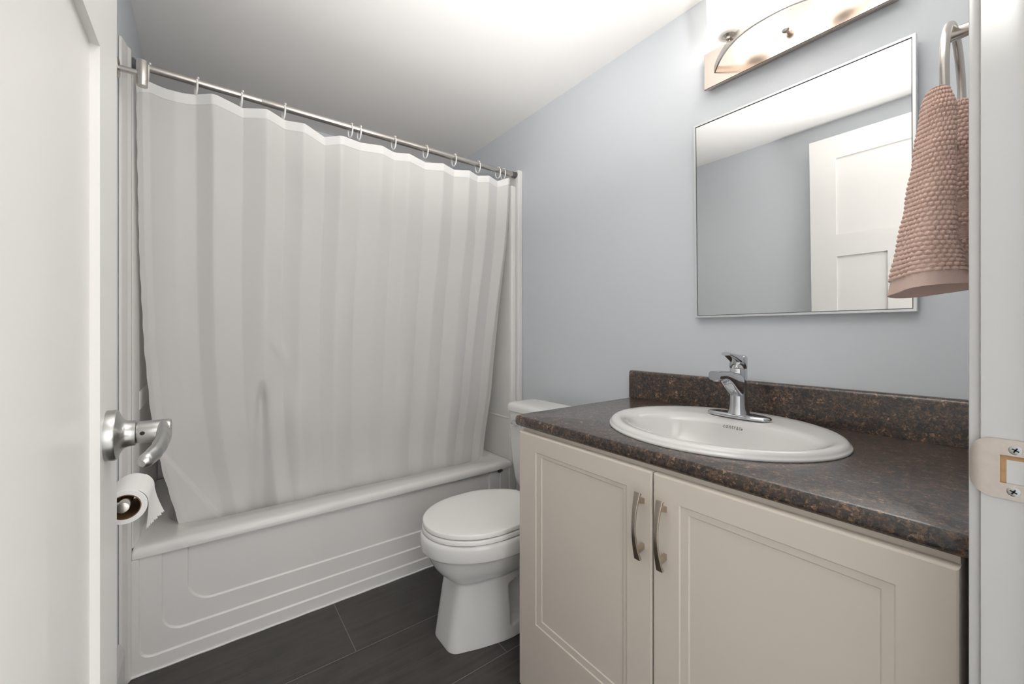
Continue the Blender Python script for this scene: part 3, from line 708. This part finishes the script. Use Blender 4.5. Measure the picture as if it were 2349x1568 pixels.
# ------------------------------------------------------------------ tub surround
sur = thing('tub_surround', 'white moulded wall surround around the tub alcove', 'tub surround', (0.55, 2.05, 0.39))
def column(pts, z0_, z1_, name, topr=0.02):
    """vertical extrusion of a plan profile with eased top"""
    bm = B(); cx = sum(p[0] for p in pts) / len(pts); cy = sum(p[1] for p in pts) / len(pts)
    secs = []
    for z_, s_ in ((z0_, 1), (z1_ - 0.008, 1), (z1_ - 0.002, 0.985), (z1_, 0.95)):
        secs.append([Vector((cx + (p[0] - cx) * s_, cy + (p[1] - cy) * s_, z_)) for p in pts])
    loft(bm, secs, True, True); return finish(bm, name, 'acrylic', sur, ang=40)
def rounded(poly, r=0.006, k=4):
    out = []; m = len(poly)
    for i in range(m):
        p0, p, p1 = Vector(poly[i - 1]), Vector(poly[i]), Vector(poly[(i + 1) % m]); a = (p0 - p); b = (p1 - p)
        rr = min(r, a.length * 0.45, b.length * 0.45); a = p + a.normalized() * rr; b = p + b.normalized() * rr
        for j in range(k + 1):
            t = j / k; out.append((1 - t) ** 2 * a + 2 * t * (1 - t) * p + t * t * b)
    return [(q.x, q.y) for q in out]
e_ = 0.0006
# right side: flange lip on the wall, front column, inner panel
column(rounded([(XW - e_, YT - 0.004), (XW - e_, YT + 0.07), (1.296, YT + 0.07), (1.296, YT + 0.010), (1.300, YT - 0.004)], 0.004), 0.0, 1.896, 'flange')
column(rounded([(1.297, YT + 0.012), (1.297, YB - 0.012), (1.264, YB - 0.012), (1.264, YT + 0.026), (1.268, YT + 0.012)], 0.008), 0.0, 1.815, 'side_panel')
# left side
column(rounded([(XL + e_, 1.612), (XL + e_, YT + 0.02), (XL + 0.0206, YT + 0.02), (XL + 0.0206, YT - 0.004), (XL + 0.014, YT - 0.016), (XL + 0.007, 1.618)], 0.004), 0.0, 1.905, 'flange')
column(rounded([(XL + 0.001, YT + 0.020), (XL + 0.001, YB - 0.012), (XL + 0.024, YB - 0.012), (XL + 0.030, YT + 0.09), (XL + 0.022, YT + 0.020)], 0.006), TZ - 0.001, 1.86, 'side_panel')
bm = B(); box(bm, XL + 0.025, 1.263, YB - 0.014, YB - 0.001, TZ - 0.002, 1.86, 0.003); finish(bm, 'back_panel', 'acrylic', sur)
# moulded ledge running round the inside
bm = B(); box(bm, 1.262, 1.2655, YT + 0.03, YB - 0.02, 0.598, 0.606, 0.0015); finish(bm, 'ledge', 'acrylic', sur)
bm = B(); box(bm, XL + 0.0255, XL + 0.0320, YT + 0.09, YB - 0.02, 0.80, 0.86, 0.003); finish(bm, 'ledge', 'acrylic', sur)

# ------------------------------------------------------------------ shower rod
rod = thing('shower_rod', 'brushed steel tension rod spanning the tub alcove', 'shower rod', (0.55, 1.70, 1.873))
RYc, RZc = 1.700, 1.8745
bm = B(); cyl(bm, (XL + 0.012, RYc, RZc), (0.17, RYc, RZc), 0.0118, 28); finish(bm, 'inner_tube', 'nickel', rod)
bm = B(); cyl(bm, (0.157, RYc, RZc), (1.295, RYc, RZc), 0.0130, 28, 0.0008); finish(bm, 'outer_tube', 'nickel', rod)
for a, b in ((XL + 0.0005, XL + 0.046), (1.275, XW - 0.004)):
    bm = B(); s_ = 1 if a < 0 else -1; aa = a if a < 0 else b; L_ = abs(b - a)
    lathe(bm, [(0.0175, 0.0), (0.0185, 0.003), (0.0182, L_ * 0.55), (0.0155, L_ * 0.60), (0.0150, L_ - 0.001), (0.0135, L_)], (aa, RYc, RZc), (s_, 0, 0), 32, True, True); finish(bm, 'end_cap', 'rubber', rod)

# ------------------------------------------------------------------ shower curtain
cur = thing('shower_curtain', 'white fabric shower curtain hanging from the rod into the tub', 'shower curtain', (0.55, 1.75, 0.25))
VALX = [-0.174, -0.143, -0.028, 0.100, 0.230, 0.364, 0.500, 0.643, 0.786, 0.930, 1.062, 1.180, 1.258]
VALZ = [1.822, 1.833, 1.833, 1.831, 1.829, 1.806, 1.823, 1.820, 1.814, 1.816, 1.818, 1.818, 1.836]
BUL = [0.004, 0.010, 0.040, 0.038, 0.036, 0.040, 0.030, 0.034, 0.036, 0.034, 0.034, 0.036]
SAG = [0.0, 0.012, -0.002, -0.004, -0.002, 0.0, 0.0, 0.0, 0.0, 0.0, 0.0, 0.0]
def crv(u):
    """u in [0, 12] -> x, bulge fraction, top z"""
    i = min(int(u), 11); f = u - i
    x = VALX[i] + (VALX[i + 1] - VALX[i]) * f
    p_ = 0.46 + 0.10 * math.sin(i * 2.4); tri = f / p_ if f < p_ else (1 - f) / (1 - p_); bl = 1.035 - math.sqrt((1 - tri) ** 2 + 0.005); bl = bl * (0.85 + 0.15 * tri)
    z = VALZ[i] + (VALZ[i + 1] - VALZ[i]) * f - SAG[i] * math.sin(PI * f)
    if i == 11: z += 0.010 * f
    return x, BUL[i] * bl, z
LEFT = [(1.84, -0.174), (1.55, -0.172), (1.27, -0.170), (1.0, -0.162), (0.78, -0.148), (0.587, -0.121), (0.37, -0.074), (0.22, -0.045)]
RIGHT = [(1.86, 1.262), (1.51, 1.252), (1.19, 1.232), (0.73, 1.215), (0.408, 1.186), (0.22, 1.165)]
def interp(T, z):
    if z >= T[0][0]: return T[0][1]
    for a, b in zip(T[:-1], T[1:]):
        if b[0] <= z <= a[0]: f = (a[0] - z) / (a[0] - b[0]); return a[1] + (b[1] - a[1]) * f
    return T[-1][1]
def cpt(u, v):
    """v 0 top .. 1 bottom"""
    x0_, bl, zt = crv(u); z = zt + (0.24 - zt) * v
    t = (x0_ - VALX[0]) / (VALX[-1] - VALX[0])
    xl, xr = interp(LEFT, z), interp(RIGHT, z)
    xx = xl + (xr - xl) * t
    hd = zt - z
    base = 1.700 + 0.118 * smooth01(hd / 1.42) + 0.022 * smooth01((0.75 - z) / 0.35)
    amp = 1.0 - 0.70 * smooth01(hd / 1.30)
    y = base - bl * amp
    # soft irregular folds that build towards the bottom
    q = smooth01(hd / 0.9)
    y += q * (0.005 * math.sin(x0_ * 21 + 0.8 + hd * 1.1) + 0.003 * math.sin(x0_ * 43 + 2 + hd * 2.3)) * (1 - 0.5 * smooth01((0.5 - z) / 0.1))
    # deep inverted-V fold near the lower left
    k = math.exp(-((xx - (0.165 + 0.02 * (0.85 - z))) / (0.016 + 0.05 * max(0, 0.82 - z))) ** 2) * smooth01((0.88 - z) / 0.10)
    y += 0.034 * k
    k2 = math.exp(-((xx - (0.275 + 0.05 * (0.85 - z))) / 0.035) ** 2) * smooth01((0.90 - z) / 0.2)
    y -= 0.020 * k2
    k3 = math.exp(-((xx - 0.20 - 0.5 * (1.02 - z)) / 0.02) ** 2) * math.exp(-((z - 0.99) / 0.05) ** 2); y -= 0.008 * k3
    # turned corner flap at the lower left: everything below the diagonal steps forward
    zd = 0.70 - (xx + 0.150) * 1.72
    fl = smooth01((zd - z + 0.004) / 0.008) if xx < 0.06 else 0
    y -= 0.012 * fl * smooth01((0.72 - z) / 0.2)
    # outer edge waviness
    xx += 0.0008 * math.sin(z * 75) * math.exp(-(u / 0.3) ** 2)
    y = max(y, 1.664)
    lim = 1.8195 - max(0.0, z - 0.392) * 0.45; dd = y - lim; y = lim + 0.5 * (dd + math.sqrt(dd * dd + 0.00002))
    return Vector((xx, y, z))
NU, NV = 420, 150
def us():
    out = []
    for i in range(12):
        for k in range(NU // 12): out.append(i + k / (NU // 12))
    return out + [12.0]
US = us()
bm = B(); loft(bm, [[cpt(u, v / NV) for u in US] for v in range(NV + 1)], closed=False)
finish(bm, 'panel', 'curtain', cur, ang=80, recalc=False)
bm = B(); hz = 0.033
rowsf = []
for q in range(0, 9):
    v = q / 8 * (hz / 1.59); rowsf.append([cpt(u, v) + Vector((0, -0.0012, 0)) for u in US])
rowsb = [[p + Vector((0, 0.0004, 0.0004)) for p in r] for r in rowsf]
loft(bm, [[p + Vector((0, 0.0012, 0.0010)) for p in rowsf[0]]] + rowsf + [[p + Vector((0, 0.0008, 0)) for p in rowsf[-1]]], closed=False)
finish(bm, 'header_band', 'hem', cur, ang=80, recalc=False)

# ------------------------------------------------------------------ curtain rings
RG = 'white plastic curtain rings on the shower rod'
names = ['white curtain ring nearest the robe hook, first from the left', 'second white curtain ring from the left on the rod', 'third white curtain ring from the left, just left of the rod joint',
         'fourth white curtain ring from the left, just right of the rod joint', 'left ring of the close pair at the middle of the rod', 'right ring of the close pair at the middle of the rod',
         'first white curtain ring to the right of the middle pair', 'second white curtain ring to the right of the middle pair', 'third white curtain ring to the right of the middle pair',
         'fourth white curtain ring to the right of the middle pair', 'left ring of the pair at the far right end of the rod', 'last white curtain ring at the right end of the rod']
RXS = [-0.145, -0.026, 0.098, 0.228, 0.464, 0.499, 0.643, 0.790, 0.935, 1.067, 1.187, 1.219]
bm = B(); cy = -0.0125
pts = []
for i in range(41):
    a = math.radians(118 - 330 * i / 40)
    pts.append((0.003 * math.sin(a * 0.5), 0.0185 * math.cos(a), cy + 0.0285 * math.sin(a)))
tube(bm, pts, [(0.0028, 0.0028)] * 41, 12, ref=(1, 0, 0))
ring0 = finish(bm, 'curtain_ring', 'ring')
for i, (x, lab) in enumerate(zip(RXS, names)):
    o = ring0 if i == 0 else ring0.copy()
    if i: COL.objects.link(o)
    o.location = (x, RYc, RZc); o.rotation_euler = (0, 0, 0.22 + 0.06 * math.sin(i * 2.1))
    tag(o, lab, 'curtain ring', RG)

# ------------------------------------------------------------------ robe hook on the left wall
hk = thing('robe_hook', 'brushed nickel robe hook with upright peg on the left wall by the rod', 'hook', (XL, 1.575, 1.788))
bm = B(); lathe(bm, [(0.027, 0.0), (0.027, 0.006), (0.0255, 0.008), (0.0, 0.0085)], (XL, 1.563, 1.786), (1, 0, 0), 36, True); finish(bm, 'rose', 'nickel', hk)
bm = B(); cyl(bm, (XL + 0.008, 1.563, 1.786), (XL + 0.052, 1.563, 1.786), 0.0085, 24); finish(bm, 'arm', 'nickel', hk)
bm = B(); cyl(bm, (XL + 0.056, 1.563, 1.752), (XL + 0.056, 1.563, 1.8245), 0.0128, 32, 0.0010); finish(bm, 'peg', 'nickel', hk)

# ------------------------------------------------------------------ toilet paper holder + roll
TYN, TYF, TXc, TZc = 0.935, 1.038, -0.1095, 0.757
tp = thing('toilet_paper_holder', 'brushed nickel single-arm toilet paper holder on the left wall', 'paper holder', (XL, 0.91, TZc))
bm = B(); lathe(bm, [(0.025, 0), (0.025, 0.006), (0.023, 0.008), (0.0, 0.0085)], (XL, TYN - 0.016, TZc + 0.008), (1, 0, 0), 32, True); finish(bm, 'rose', 'nickel', tp)
bm = B(); cyl(bm, (XL + 0.008, TYN - 0.016, TZc + 0.008), (TXc + 0.004, TYN - 0.016, TZc + 0.008), 0.0068, 24); cyl(bm, (TXc, TYN - 0.026, TZc + 0.0075), (TXc, TYF + 0.012, TZc + 0.0075), 0.0085, 28, 0.001); finish(bm, 'arm', 'nickel', tp)
roll = thing('toilet_paper_roll', 'nearly used white toilet paper roll with a torn hanging end', 'toilet paper', (TXc, 0.99, TZc - 0.03))
bm = B(); lathe(bm, [(0.0192, -0.0005), (0.0204, -0.0005), (0.0204, TYF - TYN + 0.0005), (0.0192, TYF - TYN + 0.0005), (0.0192, -0.0005)], (TXc, TYN, TZc), (0, 1, 0), 48); o = finish(bm, 'core', 'card', roll); o['label'] = 'brown cardboard core'
bm = B(); lathe(bm, [(0.0206, 0.0), (0.0280, 0.0), (0.0285, 0.0006), (0.0285, TYF - TYN - 0.0006), (0.0280, TYF - TYN), (0.0206, TYF - TYN), (0.0206, 0.0)], (TXc, TYN, TZc), (0, 1, 0), 64); finish(bm, 'paper', 'paper', roll)
bm = B(); g1 = []; g2 = []
nv_, nu_ = 26, 30
for j in range(nv_ + 1):
    t = j / nv_; row = []; row2 = []
    for i in range(nu_ + 1):
        s_ = i / nu_
        Lm = 0.073 + 0.012 * s_ + 0.0022 * math.sin(i * 2.1) + 0.0012 * math.sin(i * 5.3)   # torn lower edge
        L_ = Lm * t; y = TYN + 0.001 + (TYF - TYN - 0.002) * s_
        if L_ < 0.030:
            a = L_ / 0.0290; ang = 0.95 - a
            x, z = TXc + 0.0292 * math.cos(ang), TZc + 0.0292 * math.sin(ang)
        else:
            x, z = TXc + 0.0292 + ((L_ - 0.03) / 0.05) ** 1.4 * (-0.004 + 0.016 * s_), TZc - (L_ - 0.0285)
        y2 = y + 0.010 * ((L_) / 0.09) ** 2 * s_
        row.append(Vector((x, y2, z))); row2.append(Vector((x + 0.0004, y2, z)))
    g1.append(row); g2.append(row2)
loft(bm, g1, closed=False); loft(bm, g2, closed=False)
finish(bm, 'loose_end', 'paper', roll, ang=80)

# ------------------------------------------------------------------ toilet
TC = 1.242
toi = thing('toilet', 'white two-piece toilet with closed lid between vanity and tub', 'toilet', (0.95, TC, 0))
NA = 160
ANG = [2 * PI * i / NA for i in range(NA)]
def egg(xf, xb, hw, e_back=2.6, k=120, xm=None):
    """front is -X; widest at xm"""
    xm = xf + (xb - xf) * 0.47 if xm is None else xm; out = []
    for i in range(k):
        a = 2 * PI * i / k; c_, s_ = math.cos(a), math.sin(a)
        if c_ < 0: x = xm + (xm - xf) * c_; y = hw * s_
        else:
            x = xm + (xb - xm) * math.copysign(abs(c_) ** (2 / e_back), c_); y = hw * math.copysign(abs(s_) ** (2 / e_back), s_)
        out.append((x, TC + y))
    return out
def roundpoly(p, r): return rounded(p, r, 5)
def pedestal(t):
    """t 0 floor .. 1 top of foot (z .215)"""
    l = lambda a, b: a + (b - a) * t
    xf = l(0.634, 0.668); hf = l(0.066, 0.064); hm = l(0.122, 0.098); xm = l(0.80, 0.80)
    return roundpoly([(xf, TC - hf), (xf, TC + hf), (l(0.735, 0.735), TC + l(0.100, 0.086)), (xm + 0.03, TC + hm), (1.16, TC + l(0.115, 0.10)), (1.16, TC - l(0.115, 0.10)), (xm + 0.03, TC - hm), (l(0.735, 0.735), TC - l(0.100, 0.086))], 0.030)
def pedsec(p2, z_): return [Vector((x, y, z_)) for x, y in rayoutline(p2, (0.86, TC), ANG)]
secs = []
secs.append(pedsec(pedestal(0), 0.001)); secs.append(pedsec(pedestal(0), 0.006))
for i in range(1, 41): secs.append(pedsec(pedestal(i / 40), 0.006 + 0.200 * i / 40))
def mixp(a, b, f): return [(p[0] + (q[0] - p[0]) * f, p[1] + (q[1] - p[1]) * f) for p, q in zip(a, b)]
pt_ = rayoutline(pedestal(1.05), (0.86, TC), ANG)
e1 = rayoutline(egg(0.585, 1.10, 0.170), (0.86, TC), ANG); e2 = rayoutline(egg(0.570, 1.12, 0.183), (0.86, TC), ANG)
def s3(p2, z_): return [Vector((x, y, z_)) for x, y in p2]
for f_, z_ in ((0.03, 0.212), (0.12, 0.217), (0.30, 0.226), (0.48, 0.240), (0.65, 0.258), (0.80, 0.280), (0.92, 0.303), (1.0, 0.316)):
    secs.append(s3(mixp(pt_, e1, f_), z_))
secs += [s3(mixp(e1, e2, 0.35), 0.3185), s3(mixp(e1, e2, 0.85), 0.322), s3(e2, 0.330), s3(e2, 0.360), s3(mixp(e2, e1, 0.12), 0.370), s3(mixp(e2, e1, 0.5), 0.375)]
# carve the side trapway recess
for s in secs:
    for v in s:
        dy = v.y - TC
        if v.z < 0.24 and abs(dy) > 0.05:
            k = smooth01((v.x - 0.838) / 0.012) * smooth01((1.12 - v.x) / 0.02) * smooth01((v.z - 0.038) / 0.022) * smooth01((0.176 + (v.x - 0.84) * 0.28 - v.z) / 0.020)
            lump = 0.45 * math.exp(-((v.x - 0.93) / 0.035) ** 2) * smooth01((0.14 - v.z) / 0.04 + 0.4)
            v.y -= math.copysign(0.040 * k * (1 - lump), dy)
bm = B(); loft(bm, secs, True, True); 
# flat china deck joining bowl to tank
dk = [s3(roundpoly([(0.985, TC - 0.105), (0.985, TC + 0.105), (1.24, TC + 0.105), (1.24, TC - 0.105)], 0.03), z_) for z_ in (0.20, 0.366, 0.372)]
loft(bm, dk, True, True)
finish(bm, 'bowl', 'porcelain', toi, ang=45)
def lid(xf, xb, hw, z0_, z1_, name, rnd, dome=0.0):
    bm = B(); secs = []
    for ins, z_ in ((rnd * 0.6, z0_), (0.0, z0_ + rnd * 0.5), (0.0, z1_ - rnd * 0.6), (rnd * 0.35, z1_ - rnd * 0.2), (rnd, z1_), (rnd * 6, z1_ + dome * 0.6), (rnd * 14, z1_ + dome)):
        p = egg(xf + ins, xb - ins, hw - ins, 3.4, xm=xf + 0.205)
        p = [(x, y) for x, y in p]
        q = []
        for x, y in p:
            # taper towards the hinge
            f_ = smooth01((x - (xf + 0.26)) / 0.18); q.append((x, TC + (y - TC) * (1 - 0.22 * f_)))
        secs.append([Vector((x, y, z_)) for x, y in q])
    loft(bm, secs, True, True); return finish(bm, name, 'seat', toi, ang=50)
lid(0.578, 1.018, 0.174, 0.3760, 0.3925, 'seat', 0.006)
lid(0.580, 1.015, 0.172, 0.3945, 0.4110, 'lid', 0.005, 0.002)
for s in (-1, 1):
    bm = B(); cyl(bm, (1.020, TC + s * 0.075 - 0.022, 0.3905), (1.020, TC + s * 0.075 + 0.022, 0.3905), 0.0105, 20, 0.002); box(bm, 1.008, 1.034, TC + s * 0.075 - 0.02, TC + s * 0.075 + 0.02, 0.370, 0.390, 0.003); finish(bm, 'hinge', 'seat', toi)
    bm = B(); lathe(bm, [(0.014, 0.0), (0.0135, 0.008), (0.010, 0.013), (0.0, 0.015)], (0.925, TC + s * 0.092, 0.034), (0, 0, 1), 24, True); finish(bm, 'bolt_cap', 'porcelain', toi)
# tank
TK0, TK1 = 1.085, 1.262
bm = B(); secs = []
for z_, ins, r_ in ((0.368, 0.055, 0.02), (0.376, 0.045, 0.03), (0.40, 0.034, 0.035), (0.50, 0.018, 0.038), (0.66, 0.010, 0.04), (0.698, 0.008, 0.04)):
    secs.append(rrect(TK0 + ins * 0.55, TK1 - ins * 0.2, TC - 0.246 + ins, TC + 0.264 - ins, z_, r_, 8))
loft(bm, secs, True, True); finish(bm, 'tank', 'porcelain', toi, ang=50)
bm = B(); secs = []
for z_, ins in ((0.6985, 0.006), (0.702, 0.0), (0.718, 0.0), (0.727, 0.003), (0.733, 0.010), (0.7355, 0.022), (0.7365, 0.05)):
    secs.append(rrect(TK0 - 0.004 + ins, TK1 + 0.003 - ins * 0.6, TC - 0.255 + ins, TC + 0.272 - ins, z_, 0.055 - ins * 0.6, 8))
loft(bm, secs, True, True); finish(bm, 'tank_lid', 'porcelain', toi, ang=50)
bm = B(); cyl(bm, (TK0 + 0.008, TC + 0.185, 0.655), (TK0 - 0.008, TC + 0.185, 0.655), 0.011, 20, 0.002); box(bm, TK0 - 0.016, TK0 - 0.008, TC + 0.12, TC + 0.195, 0.646, 0.662, 0.003); finish(bm, 'flush_lever', 'chrome', toi)
